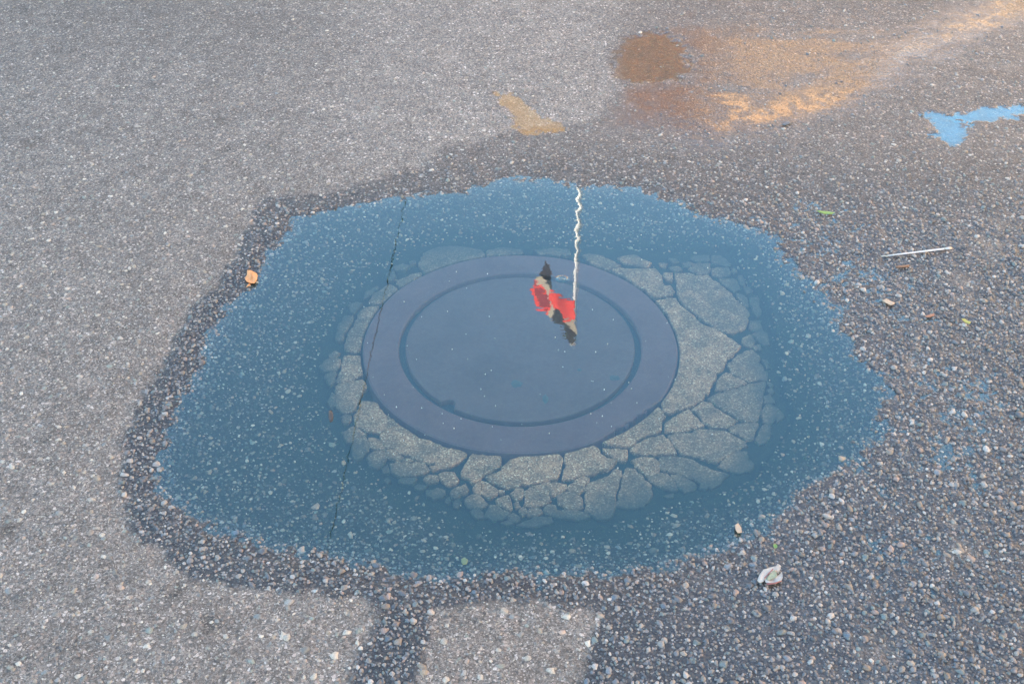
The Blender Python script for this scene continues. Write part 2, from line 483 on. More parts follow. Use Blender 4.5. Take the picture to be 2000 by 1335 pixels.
S1 = stone_set(0.0175, 11, 0.0034, 0.0094, 2.7, 0.50, 0.92, 4.7)
big = np.argsort(-(S1[3] / np.hypot(S1[1], H)))[:300]                 # the ones that show largest
rest = np.ones(len(S1[0]), bool); rest[big] = False
put('aggregate', stone_mesh('aggregate', *[a[rest] for a in S1[:6]], n=7, seed=3), road, M_STONE, kind='stuff')
S2 = stone_set(0.0088, 12, 0.0016, 0.0032, 1.3, 0.34, 0.60, 2.6)
put('fine_aggregate', stone_mesh('fine_aggregate', *S2[:6], n=5, seed=4), road, M_STONE, kind='stuff')
S3 = stone_set(0.0118, 13, 0.0030, 0.0058, 1.6, 0.10, 0.95, 3.7, 1.25)
put('packed_aggregate', stone_mesh('packed_aggregate', *S3[:6], n=6, seed=5), road, M_STONE, kind='stuff')
zero = np.zeros(1)
for n_, i in enumerate(big):
    one = stone_mesh('stone', zero, zero, zero, S1[3][i:i + 1] * 1.08, S1[4][i:i + 1] * 1.1, S1[5][i:i + 1], n=8, seed=100 + n_)
    o = put('stone', one, road, M_STONE)
    o.location = (S1[0][i], S1[1][i], S1[2][i] + 0.0002)

# ------------------------------------------------------------------ water
def water_material(name, murk, tint, ior, fine):
    t = NT(name)
    back = t.n('NewGeometry').outputs['Backfacing']
    fr = t.n('Fresnel', {'IOR': t.lerp(back, ior, 1 / ior)})   # the same share is reflected from either side
    vec = t.n('VectorMath', {0: t.pos(), 1: (30.0, 52.0, 1.0)}, operation='MULTIPLY').outputs[0]
    nz = t.n('TexNoise', {'Vector': vec, 'Scale': 1.0, 'Detail': 1.0, 'Roughness': 0.45}).outputs[0]
    bp = t.n('Bump', {'Height': t.math('MULTIPLY', nz, fine), 'Strength': 1.0, 'Distance': 1.0})
    gl = t.n('BsdfGlossy', {'Color': (1, 1, 1), 'Roughness': 0.0, 'Normal': bp.outputs[0]})
    tr = t.n('BsdfTransparent', {'Color': tint})
    di = t.n('BsdfDiffuse', {'Color': (0.040, 0.190, 0.190)})
    body = t.n('MixShader', {0: murk, 1: tr.outputs[0], 2: di.outputs[0]})
    mx = t.n('MixShader', {0: fr.outputs[0], 1: body.outputs[0], 2: gl.outputs[0]})
    return t.done(mx.outputs[0])

M_WATER = water_material('puddle_water', 0.052, (0.80, 0.89, 0.85), 1.54, 4.2e-5)
M_POOL = water_material('pool_water', 0.06, (0.74, 0.82, 0.83), 1.42, 4.0e-5)

def ripple(x, y):
    """long wind ripples, strongest at the far shore"""
    amp = 0.22 + 1.0 * sstep(2.45, 3.0, y)
    h = 2.9e-5 * amp * np.sin(62 * x + 80 * y + 0.9 * np.sin(9 * x) + 0.7 * np.sin(21 * y))
    h += 0.5e-5 * amp * vnoise(x * 30, y * 34, 3)
    return h

def water_sheet(name, keep, lo, hi, step, level, mat, label, group=None):
    gx, gy = np.meshgrid(np.arange(lo[0], hi[0], step), np.arange(lo[1], hi[1], step))
    inside = keep(gx, gy)
    ny, nx = gx.shape
    idx = np.arange(nx * ny).reshape(ny, nx)
    Q = np.stack([idx[:-1, :-1], idx[:-1, 1:], idx[1:, 1:], idx[1:, :-1]], -1)
    ok = inside[:-1, :-1] | inside[1:, 1:] | inside[:-1, 1:] | inside[1:, :-1]
    Q = Q[ok]
    used = np.unique(Q); mp = np.full(nx * ny, -1); mp[used] = np.arange(len(used))
    V = np.stack([gx, gy, ripple(gx, gy)], -1).reshape(-1, 3)[used]
    me = bulk(name, V, mp[Q], 4)
    me.polygons.foreach_set('use_smooth', np.ones(len(me.polygons), bool))
    o = put(name, me, None, mat, label, 'puddle', group)
    o.location.z = level
    return o

puddle = water_sheet('puddle', lambda x, y: sdist(MAIN, x, y) < np.where((x > 0.4) & (y < 3.2), 0.50, 0.06),
                     (-1.6, 1.25), (1.75, 3.6), 0.0072, 0.0, M_WATER,
                     'wide shallow blue puddle over the manhole, mirroring a flag and the sky')
POOL_LABELS = ['small puddle mirroring a brown wall at the far edge of the dry asphalt',
               'thin wedge-shaped ochre puddle lying on the pale dry asphalt',
               'small bright blue puddle patch on the wet asphalt near the picture edge',
               'faint blue strip of water trailing away from the small bright blue puddle']
for p, lb in zip(POOLS, POOL_LABELS):
    lo, hi = p.min(0) - 0.03, p.max(0) + 0.03
    water_sheet('puddle', lambda x, y: sdist(p, x, y) < 0.022, lo, hi, 0.008, HIGH - (0.0018 if 'blue' in lb else 0.0014), M_POOL, lb, 'small puddles on the far wet asphalt')

# ring left by a drop
def drop_ring():
    n, prof = 40, [(0.0, 0.0042), (0.0020, 0.0036), (0.0038, 0.0014), (0.0055, 0.0003), (0.0078, 0.0022), (0.0100, 0.0032),
                   (0.0122, 0.0022), (0.0150, 0.0004), (0.0178, 0.0000)]
    V = [(0, 0, prof[0][1])]
    for r, z in prof[1:]:
        V += [(r * math.cos(k / n * 2 * math.pi), r * math.sin(k / n * 2 * math.pi), z) for k in range(n)]
    Fc = [(0, 1 + k, 1 + (k + 1) % n) for k in range(n)]
    for j in range(len(prof) - 2):
        a, b = 1 + j * n, 1 + (j + 1) * n
        Fc += [(a + k, b + k, b + (k + 1) % n, a + (k + 1) % n) for k in range(n)]
    o = put('drop_ring', mesh('drop_ring', V, Fc, True), puddle, M_WATER)
    x, y = gnd(1098, 545)
    o.location = (float(x), float(y), 0.0006)
drop_ring()

# ------------------------------------------------------------------ manhole under the water
def iron(name, c, rough=0.75):
    t = NT(name)
    pos = t.pos()
    n1, n2, n3 = t.noise(9.0, 5.0, pos), t.noise(90.0, 4.0, pos), t.noise(600.0, 2.0, pos)
    k = t.math('ADD', t.lerp(n1, 0.72, 1.28), t.math('MULTIPLY', t.math('SUBTRACT', n2, 0.5), 0.35))
    k = t.math('ADD', k, t.math('MULTIPLY', t.math('SUBTRACT', n3, 0.5), 0.30))
    cc = t.mix(1.0, c, t.n('CombineColor', {0: k, 1: k, 2: k}).outputs[0], 'MULTIPLY')
    b = t.n('Bump', {'Height': n2, 'Strength': 0.4, 'Distance': 0.001})
    p = t.n('BsdfPrincipled', {'Base Color': cc, 'Roughness': rough, 'Normal': b.outputs[0], 'Specular IOR Level': 0.05})
    return t.done(p.outputs[0])

M_RING, M_COVER, M_GAP = iron('frame_concrete', (0.078, 0.044, 0.041)), iron('silted_iron', (0.066, 0.043, 0.039)), plain('black_silt', (0.008, 0.013, 0.012))

def lathe(prof, n=128, wob=None):
    V, Fc = [], []
    for i, (r, z) in enumerate(prof):
        for k in range(n):
            a = k / n * 2 * math.pi
            rr = r * (1 + (wob(i, a) if wob else 0))
            V.append((rr * math.cos(a), rr * math.sin(a), z))
    for i in range(len(prof) - 1):
        for k in range(n):
            Fc.append((i * n + k, i * n + (k + 1) % n, (i + 1) * n + (k + 1) % n, (i + 1) * n + k))
    return V, Fc

frame = put('manhole_surround', None, None, None, 'round pinkish-grey concrete ring framing the sunken manhole cover', 'manhole surround')
frame.location = (MC[0], MC[1], 0)
def chipped(i, a):
    """the ring's outer edge has flaked away towards the lower right"""
    d = math.degrees(a) % 360
    w = max(0.0, 1 - abs(d - 312) / 17.0) if i >= 3 else 0.0
    return -0.040 * min(1, w * 1.6) * (0.85 + 0.25 * math.sin(d * 1.3)) - (0.004 * math.sin(a * 7) * math.sin(a * 3.1) if i >= 3 else 0)
V, Fc = lathe([(COVER_R, -0.060), (COVER_R, -0.0185), (COVER_R + 0.003, -0.0165), (RING_R - 0.004, -0.0170), (RING_R, -0.0195), (RING_R + 0.001, -0.058)], 180, chipped)
put('ring', mesh('ring', V, Fc), frame, M_RING)
for k in range(9):                                   # laminated flakes where the ring's edge has split
    d0 = math.radians(298 + k * 3.4)
    r0, r1 = RING_R - 0.040 + 0.012 * math.sin(k * 2.1), RING_R - 0.004 - 0.004 * (k % 3)
    zt = -0.0205 - 0.0012 * (k % 4)
    pts = [(r0, d0), (r1, d0 + .01), (r1 - .006, d0 + .050), (r0 + .012, d0 + .062)]
    tv = [(r * math.cos(a), r * math.sin(a), zt) for r, a in pts]
    V = tv + [(x, y, -0.05) for x, y, _ in tv]
    put('flake', mesh('flake', V, [(0, 1, 2, 3)] + [(i, i + 4, (i + 1) % 4 + 4, (i + 1) % 4) for i in range(4)]), frame, M_RING)
V, Fc = lathe([(0.30, -0.0330), (COVER_R + 0.002, -0.0330)], 96)
V.append((0, 0, -0.0330)); Fc += [(len(V) - 1, k, (k + 1) % 96) for k in range(96)]
put('seat_bed', mesh('seat_bed', V, Fc), frame, M_GAP)

cover = put('manhole_cover', None, None, None, 'round plain iron manhole cover lying under water inside the concrete ring', 'manhole cover')
cover.location = (MC[0], MC[1], 0)
cr = COVER_R - 0.0165
kx, ky = gnd(866, 797, -0.018)
ka, kr = math.atan2(ky - MC[1], kx - MC[0]), 0.0175
def notch(i, a):
    d = abs((a - ka + math.pi) % (2 * math.pi) - math.pi) * cr
    return -(math.sqrt(max(0, kr ** 2 - d ** 2)) * 1.2) / cr if i < 3 else 0.0
V, Fc = lathe([(cr, -0.040), (cr, -0.0195), (cr - 0.002, -0.0178), (cr - 0.036, -0.0176), (0.15, -0.0176), (0.05, -0.0176)], 360, notch)
V.append((0, 0, -0.0176)); b0 = 5 * 360; Fc += [(b0 + k, b0 + (k + 1) % 360, len(V) - 1) for k in range(360)]
put('plate', mesh('plate', V, Fc), cover, M_COVER)
def blob(name, px, py, rx, ry, h, parent, mat, z=-0.0176, n=14, seed=0):
    g = np.random.default_rng(seed)
    x, y = gnd(px, py, z)
    j = g.uniform(0.8, 1.2, n)
    V = [(float(x) - MC[0] + rx * j[k] * math.cos(k / n * 6.2832), float(y) - MC[1] + ry * j[k] * math.sin(k / n * 6.2832), z + 0.0001) for k in range(n)]
    V += [(float(x) - MC[0] + .6 * rx * j[k] * math.cos(k / n * 6.2832), float(y) - MC[1] + .6 * ry * j[k] * math.sin(k / n * 6.2832), z + h) for k in range(n)]
    Fc = [(k, (k + 1) % n, n + (k + 1) % n, n + k) for k in range(n)] + [tuple(range(n, 2 * n))]
    return put(name, mesh(name, V, Fc, True), parent, mat)
M_GRIME = plain('dark_grime', (0.014, 0.022, 0.020))
for i, (px, py, rx, ry) in enumerate(((1010, 749, .014, .014), (1065, 779, .007, .016), (1200, 738, .014, .010), (1132, 722, .006, .006))):
    blob('grime_spot', px, py, rx, ry, 0.0010, cover, M_GRIME, seed=i)

# ------------------------------------------------------------------ broken collar of pale asphalt round the ring
FR = []
def frag(ox, oy, s, *polys):
    for p in polys:
        FR.append([(ox + x / s, oy + y / s) for x, y in p])
frag(1180, 460, 5.0,
 [(70,335),(130,312),(270,322),(500,318),(545,370),(570,430),(590,480),(650,485),(680,540),(665,575),(560,590),(490,600),(450,570),(400,520),(320,475),(230,410),(150,370)],
 [(585,355),(660,360),(658,445),(630,430),(600,395)],
 [(695,365),(840,358),(900,385),(1010,385),(1080,430),(1160,490),(1240,560),(1290,620),(1360,680),(1410,740),(1400,860),(1370,905),(1260,940),(1180,930),(1080,890),(960,810),(890,750),(800,690),(740,620),(720,560),(710,470)],
 [(875,185),(1020,180),(1025,240),(900,235),(850,215)], [(1060,185),(1140,190),(1215,240),(1235,270),(1190,290),(1100,260),(1050,240)],
 [(760,255),(820,240),(880,265),(830,285),(780,280)], [(830,310),(900,265),(1030,262),(1035,320),(1000,365),(920,360),(850,330)],
 [(1050,320),(1110,305),(1210,305),(1235,345),(1215,385),(1140,395),(1060,375)], [(1240,310),(1280,310),(1290,350),(1255,360)],
 [(1130,410),(1260,405),(1310,450),(1320,520),(1270,530),(1190,480)], [(1315,385),(1350,380),(1375,460),(1345,480),(1325,440)],
 [(1360,490),(1410,495),(1450,540),(1400,550)], [(1300,555),(1350,560),(1400,620),(1410,680),(1370,670),(1330,610)],
 [(1430,590),(1500,590),(1510,660),(1535,745),(1500,780),(1455,720)], [(1430,830),(1530,820),(1540,890),(1480,925),(1430,900)],
 [(1370,980),(1430,955),(1465,1020),(1430,1070),(1370,1050),(1355,1010)], [(1470,950),(1540,900),(1570,930),(1610,1040),(1560,1050),(1490,1000)],
 [(1460,1070),(1520,1055),(1530,1095),(1480,1100)], [(130,215),(200,190),(290,185),(400,235),(460,260),(410,300),(290,275),(190,255)],
 [(540,260),(610,265),(600,295),(550,290)], [(630,215),(700,210),(725,245),(670,255)], [(640,300),(720,295),(770,330),(700,340)],
 [(1540,1195),(1580,1195),(1630,1280),(1590,1285)])
frag(0, 0, 1.0,
 [(1283,587),(1308,581),(1320,583),(1328,596),(1350,612),(1368,630),(1380,638),(1396,640),(1416,654),(1438,668),(1446,676),(1440,682),(1430,694),(1418,699),(1415,709),(1413,720),
  (1399,728),(1397,740),(1387,754),(1382,767),(1371,777),(1355,788),(1337,795),(1319,801),(1306,804),(1297,799),(1289,784),(1299,774),(1312,758),(1319,734),(1324,713),(1327,690),(1324,662),(1316,636),(1306,615),(1294,600)],
 [(1420,710),(1438,694),(1458,682),(1470,681),(1484,694),(1482,706),(1492,716),(1499,729),(1496,740),(1478,740),(1463,742),(1452,737),(1429,726),(1426,718)],
 [(1139,499),(1150,494),(1174,499),(1200,511),(1210,518),(1187,526),(1155,513)],
 [(952,489),(983,483),(1016,487),(1022,494),(988,499),(952,499)], [(1042,489),(1085,484),(1112,487),(1114,497),(1054,496)])
frag(1180, 700, 4.45,
 [(975,265),(985,200),(1000,160),(1060,122),(1105,128),(1170,165),(1240,202),(1150,240),(1060,262)],
 [(905,345),(960,300),(1070,275),(1160,250),(1260,214),(1400,195),(1390,270),(1370,320),(1370,400),(1350,470),(1330,530),(1200,535),(1150,500),(1050,440),(960,385)],
 [(775,430),(860,365),(920,375),(960,420),(1060,480),(1160,530),(1130,560),(1060,590),(930,580),(880,550),(830,490)],
 [(525,570),(620,500),(740,435),(770,480),(830,540),(870,575),(800,605),(640,630),(540,630)],
 [(0,730),(60,660),(180,580),(220,540),(340,515),(380,460),(460,420),(500,440),(520,500),(510,540),(490,610),(440,650),(370,660),(290,700),(240,760),(100,760)],
 [(0,775),(100,785),(190,790),(200,830),(180,885),(120,870),(60,830),(0,800)],
 [(235,780),(310,720),(400,680),(510,660),(560,700),(600,760),(625,810),(500,820),(360,825),(260,815)],
 [(480,850),(560,838),(740,855),(830,905),(960,965),(1085,988),(1040,1030),(1000,1080),(930,1110),(860,1080),(780,1040),(640,985),(520,960),(480,930)],
 [(240,880),(330,850),(430,850),(468,900),(460,1000),(370,1000),(300,940)],
 [(555,660),(640,640),(760,640),(800,612),(900,605),(1060,625),(1130,665),(1230,715),(1240,745),(1180,770),(1050,850),(980,890),(900,880),(820,840),(720,830),(640,790),(580,710)],
 [(990,920),(1060,855),(1160,788),(1240,792),(1250,860),(1300,900),(1280,950),(1190,980),(1090,960)],
 [(1085,595),(1170,550),(1340,550),(1310,610),(1290,690),(1240,700),(1190,650),(1110,620)],
 [(1320,700),(1350,610),(1390,560),(1440,580),(1440,640),(1400,720),(1350,735)], [(1375,470),(1400,390),(1470,385),(1510,430),(1480,520),(1440,560),(1400,540)],
 [(1385,320),(1440,300),(1480,370),(1400,375)], [(1425,260),(1460,250),(1480,280),(1450,295)], [(1420,200),(1450,195),(1470,225),(1440,235)],
 [(175,990),(200,930),(270,950),(340,1020),(400,1090),(420,1170),(390,1210),(330,1280),(200,1290),(110,1270),(140,1120)],
 [(370,1010),(480,990),(560,990),(600,1060),(620,1080),(640,1130),(590,1140),(500,1100),(430,1060)],
 [(590,1000),(640,1000),(740,1050),(800,1080),(790,1120),(700,1150),(640,1080)], [(840,1060),(900,1095),(880,1120),(830,1110)],
 [(515,1180),(590,1160),(600,1190),(550,1200)], [(1490,500),(1540,440),(1565,490),(1510,540)])
frag(850, 840, 5.0,
 [(345,255),(380,238),(460,240),(640,255),(635,345),(560,385),(480,425),(440,480),(360,515),(330,470),(250,445),(260,400),(300,330)],
 [(500,450),(540,420),(640,395),(670,330),(760,265),(880,255),(1000,240),(1210,225),(1240,260),(1235,330),(1225,400),(1180,465),(1120,475),(1000,505),(850,525),(740,545),(660,545),(600,510),(530,490)],
 [(1265,225),(1400,190),(1540,150),(1590,165),(1610,215),(1680,260),(1770,290),(1730,350),(1640,385),(1500,425),(1400,445),(1300,470),(1240,470),(1270,380)],
 [(370,560),(420,505),(500,500),(560,540),(610,590),(600,610),(540,645),(470,610),(400,600)],
 [(300,700),(310,640),(380,610),(440,640),(490,680),(510,710),(440,735),(360,745),(310,740)], [(590,665),(650,640),(715,625),(735,700),(740,770),(680,730),(620,700)],
 [(740,610),(800,560),(865,570),(850,650),(790,670)], [(870,590),(930,555),(1000,605),(1100,630),(1130,680),(1080,700),(980,735),(875,720)],
 [(950,540),(1070,505),(1110,560),(1108,615),(1020,595)], [(1080,510),(1180,500),(1265,530),(1270,570),(1200,600),(1140,640),(1120,590)],
 [(1290,545),(1360,510),(1450,510),(1450,580),(1400,610),(1310,580)], [(1370,485),(1450,445),(1500,455),(1480,500),(1400,505)],
 [(1460,560),(1500,505),(1570,485),(1690,430),(1780,370),(1815,380),(1800,500),(1760,560),(1750,700),(1745,790),(1690,850),(1600,855),(1510,800),(1470,770),(1475,650)],
 [(1200,620),(1290,590),(1380,620),(1420,640),(1440,740),(1380,760),(1290,740),(1210,700)],
 [(1060,770),(1110,710),(1170,720),(1190,770),(1300,760),(1455,790),(1510,830),(1400,860),(1290,840),(1170,830),(1080,800)],
 [(905,780),(940,750),(1025,755),(1040,790),(990,815),(920,815)], [(830,770),(870,740),(895,760),(890,810),(850,820)],
 [(800,915),(900,870),(1000,830),(1120,835),(1140,880),(1050,905),(920,920),(840,925)], [(710,840),(760,800),(820,830),(800,880),(730,870)],
 [(640,885),(700,875),(760,890),(700,905)], [(480,830),(540,720),(600,730),(690,770),(730,790),(680,840),(570,860)],
 [(340,780),(420,755),(470,790),(460,840),(380,840)], [(780,700),(810,690),(820,740),(790,745)],
 [(150,610),(200,560),(290,520),(320,570),(300,600),(230,615),(215,650),(170,650)], [(180,695),(220,665),(250,690),(220,750),(190,740)],
 [(95,690),(130,640),(150,680),(120,700)], [(620,580),(660,580),(670,600),(640,605)])
frag(600, 700, 4.45,
 [(250,200),(290,100),(320,-28),(470,-28),(475,130),(390,185),(260,210)], [(110,75),(150,20),(200,-10),(285,0),(280,60),(250,100),(150,110)],
 [(150,130),(240,110),(255,130),(242,195),(200,230),(160,170)], [(245,240),(310,212),(480,184),(520,240),(470,300),(450,360),(425,410),(380,470),(320,475),(260,430),(245,380)],
 [(190,370),(215,300),(240,310),(245,400),(210,420)], [(290,500),(330,485),(375,500),(365,550),(310,555)],
 [(400,510),(440,450),(480,370),(560,365),(600,390),(650,450),(720,510),(800,570),(740,600),(640,640),(520,620),(430,600)],
 [(640,645),(750,605),(805,575),(880,630),(960,680),(1050,710),(1200,770),(1385,810),(1370,850),(1310,900),(1220,945),(1150,945),(1110,900),(1040,900),(960,870),(880,840),(800,800),(740,770),(680,770),(650,715)],
 [(310,640),(400,590),(450,612),(500,650),(430,680),(390,720),(340,715)], [(400,690),(500,668),(540,740),(520,790),(470,850),(420,870),(390,800)],
 [(540,690),(610,690),(640,745),(675,785),(600,785),(560,750)], [(520,850),(570,800),(660,800),(690,850),(660,910),(600,945),(550,920)],
 [(690,795),(760,785),(830,850),(780,880),(710,850)], [(650,950),(700,915),(715,980),(660,980)],
 [(725,905),(800,890),(900,905),(950,890),(1020,900),(1060,960),(1000,990),(900,1008),(800,1010),(740,980)], [(830,868),(880,865),(910,885),(850,892)],
 [(780,1040),(880,1022),(950,1030),(910,1070),(830,1075)], [(1065,935),(1120,912),(1140,950),(1090,970)], [(1000,1040),(1060,1012),(1140,1012),(1150,1050),(1050,1065)],
 [(1150,1000),(1200,975),(1270,990),(1310,1050),(1240,1100),(1180,1060)], [(930,1100),(970,1080),(1040,1100),(1010,1130),(950,1125)],
 [(1040,1150),(1130,1120),(1190,1140),(1170,1190),(1100,1210),(1050,1185)], [(670,1055),(700,1030),(725,1050),(700,1080)])
frag(600, 450, 4.945,
 [(1070,320),(1110,260),(1120,220),(1260,160),(1400,150),(1560,160),(1700,200),(1730,240),(1680,270),(1520,290),(1380,340),(1250,400),(1150,415),(1090,370)],
 [(1780,200),(1850,185),(1960,180),(1960,235),(1870,250),(1790,230)], [(830,360),(920,320),(990,340),(960,370),(860,380)],
 [(860,480),(920,460),(1020,420),(1110,405),(1080,450),(980,510),(900,550),(870,520)], [(780,410),(825,385),(845,430),(835,470),(770,480)],
 [(590,690),(640,620),(720,560),(800,515),(870,560),(880,580),(820,640),(740,690),(660,710)], [(560,600),(660,540),(690,550),(620,620),(550,660)],
 [(360,1130),(390,1000),(460,900),(500,790),(560,740),(680,730),(650,810),(600,900),(560,970),(520,1060),(510,1150),(470,1175),(390,1160)],
 [(280,1020),(310,900),(370,830),(430,820),(440,870),(380,950),(330,1060),(290,1060)], [(400,720),(480,690),(530,700),(480,760),(440,800)],
 [(200,1200),(260,1160),(300,1180),(280,1225),(210,1230)], [(990,300),(1040,290),(1045,315),(1000,325)])

def collar_material():
    t = NT('pale_worn_asphalt')
    a = t.n('Attribute', attribute_name='tint')
    pos = t.pos()
    v = t.n('TexVoronoi', {'Vector': pos, 'Scale': 380.0}, feature='F1')
    s = t.n('SeparateColor', {0: v.outputs['Color']})
    c = t.ramp(s.outputs[0], [(0.0, (0.090, 0.048, 0.024)), (0.40, (0.27, 0.128, 0.060)), (0.85, (0.41, 0.20, 0.095)), (1.0, (0.74, 0.46, 0.26))])
    c = t.mix(t.lerp(t.noise(900.0, 2.0, pos), 0.0, 0.6), c, (0.11, 0.085, 0.060))
    stain = t.ramp(t.noise(26.0, 4.0, pos), [(0.38, (0.55, 0.60, 0.62)), (0.60, (1.0, 1.0, 1.0))])
    c = t.mix(1.0, c, stain, 'MULTIPLY')
    c = t.mix(a.outputs['Alpha'], c, (0.022, 0.030, 0.025))
    b = t.n('Bump', {'Height': v.outputs['Distance'], 'Strength': 0.7, 'Distance': 0.0012})
    b.invert = True
    p = t.n('BsdfPrincipled', {'Base Color': c, 'Roughness': 0.85, 'Normal': b.outputs[0], 'Specular IOR Level': 0.05})
    return t.done(p.outputs[0])
M_COLLAR = collar_material()

collar = put('asphalt_collar', None, None, None, 'cracked pale asphalt collar broken into slabs around the manhole under water', 'cracked asphalt')
collar.location = (MC[0], MC[1], 0)
for i, pts in enumerate(FR):
    g = np.random.default_rng(500 + i)
    P = gpoly(pts, -0.019)
    if np.sum(P[:, 0] * np.roll(P[:, 1], -1) - np.roll(P[:, 0], -1) * P[:, 1]) < 0:
        P = P[::-1]
    out = []                                        # crumbly outline: extra points with a little jitter
    for a, b in zip(P, np.roll(P, -1, axis=0)):
        L = np.hypot(*(b - a)); m = max(1, int(L / 0.0075))
        for k in range(m):
            out.append(a + (b - a) * k / m + g.normal(0, 0.0015, 2))
    P = np.array(out); n = len(P)
    c = P.mean(0)
    d = np.hypot(c[0] - MC[0], c[1] - MC[1])
    r = np.hypot(P[:, 0] - MC[0], P[:, 1] - MC[1])
    P = np.where((r < RING_R + 0.007)[:, None], np.array(MC) + (P - np.array(MC)) * ((RING_R + 0.007) / r)[:, None], P)
    dn = P - np.roll(P, 1, axis=0); dn = dn + np.roll(P, -1, axis=0) - P
    dn = np.stack([dn[:, 1], -dn[:, 0]], 1); dn /= np.linalg.norm(dn, axis=1, keepdims=True) + 1e-9
    size = math.sqrt(np.ptp(P[:, 0]) * np.ptp(P[:, 1]))
    P = P + dn * (0.0017 + 0.0012 * sstep(0.09, 0.04, size))
    top = -0.0175 - 0.0035 * sstep(RING_R + 0.03, RING_R + 0.2, d) - g.uniform(0, 0.0012)
    nrm = P - np.roll(P, 1, axis=0); nrm = nrm + np.roll(P, -1, axis=0) - P
    nrm = np.stack([-nrm[:, 1], nrm[:, 0]], 1); nrm /= np.linalg.norm(nrm, axis=1, keepdims=True) + 1e-9
    ins = P + nrm * min(0.0022, size * 0.10)
    V = np.concatenate([np.c_[P, np.full(n, -0.034)], np.c_[P, np.full(n, top - 0.0022)], np.c_[ins, np.full(n, top) + g.normal(0, 0.0002, n)]])
    V[:, :2] -= np.array(MC)
    Fc = [(j * n + k, j * n + (k + 1) % n, (j + 1) * n + (k + 1) % n, (j + 1) * n + k) for j in (0, 1) for k in range(n)] + [tuple(range(2 * n, 3 * n))]
    me = mesh('slab_piece', V, Fc)
    ang = math.atan2(c[1] - MC[1], c[0] - MC[0])
    up = 0.5 + 0.5 * math.sin(ang - R(30))            # more mud lies on the far and left pieces
    mud = np.clip(0.06 + 0.40 * sstep(RING_R + 0.07, RING_R + 0.19, d) + 0.58 * up * up + g.uniform(-.05, .05), 0, 0.80)
    edge = 0.60 * sstep(-0.065, 0.0, sdist(COLLAR, P[:, 0], P[:, 1]))
    al = np.full(3 * n, float(mud)); al[2 * n:] = np.minimum(0.90, mud + edge); al[n:2 * n] = np.minimum(1, mud + edge + 0.06); al[:n] = 1
    colour_attr(me, 'tint', np.c_[np.ones((3 * n, 3)), al])
    put('slab_piece', me, collar, M_COLLAR)

# ------------------------------------------------------------------ the flagpole and the flag that the puddle mirrors
M_POLE = plain('white_pole_paint', (0.80, 0.83, 0.88), 0.35, 0.05)
M_STEEL = plain('galvanised_steel', (0.45, 0.45, 0.45), 0.4, 0.15, metallic=0.6)
PY = 14.0
ptx, _, ptz = mirrored(1119, 672, PY)
ptx, ptz = float(ptx), float(ptz)

def tube(p0, p1, r0, r1, n=16, segs=1):
    V, Fc = [], []
    for s in range(segs + 1):
        f = s / segs; r = r0 + (r1 - r0) * f
        for k in range(n):
            a = k / n * 2 * math.pi
            V.append((p0[0] + (p1[0] - p0[0]) * f + r * math.cos(a), p0[1] + (p1[1] - p0[1]) * f + r * math.sin(a), p0[2] + (p1[2] - p0[2]) * f))
    for s in range(segs):
        for k in range(n):
            Fc.append((s * n + k, s * n + (k + 1) % n, (s + 1) * n + (k + 1) % n, (s + 1) * n + k))
    Fc += [tuple(range(n))[::-1], tuple(range(segs * n, segs * n + n))]
    return V, Fc

pole = put('flagpole', None, None, None, 'tall white flagpole seen as a wavy line mirrored in the blue puddle', 'flagpole')
pole.location = (ptx, PY, HIGH)
put('shaft', mesh('shaft', *tube((0, 0, 0.02), (0, 0, ptz - HIGH - 0.06), 0.036, 0.023, 16, 6), True), pole, M_POLE)
box('base_plate', (-0.16, 0.16, -0.16, 0.16, 0.0, 0.025), pole, M_STEEL)
bm = bmesh.new(); bmesh.ops.create_uvsphere(bm, u_segments=14, v_segments=8, radius=0.05)
me = bpy.data.meshes.new('finial'); bm.to_mesh(me); bm.free()
o = put('finial', me, pole, M_POLE); o.location = (0, 0, ptz - HIGH - 0.02)
put('halyard', mesh('halyard', *tube((0.055, -0.02, 0.9), (0.035, -0.01, ptz - HIGH - 0.1), 0.004, 0.004, 6), True), pole, M_STEEL)

def cloth(name, c):
    t = NT(name)
    n = t.noise(300.0, 2.0)
    k = t.lerp(n, 0.85, 1.15)
    cc = t.mix(1.0, c, t.n('CombineColor', {0: k, 1: k, 2: k}).outputs[0], 'MULTIPLY')
    d = t.n('BsdfDiffuse', {'Color': cc}); tr = t.n('BsdfTranslucent', {'Color': cc})
    return t.done(t.n('MixShader', {0: 0.15, 1: d.outputs[0], 2: tr.outputs[0]}).outputs[0])
M_RED, M_CREAM, M_BLACK, M_DRED = cloth('red_cloth', (0.88, 0.050, 0.030)), cloth('cream_cloth', (0.46, 0.41, 0.34)), cloth('black_cloth', (0.020, 0.018, 0.022)), cloth('shaded_fold_red_cloth', (0.28, 0.015, 0.022))

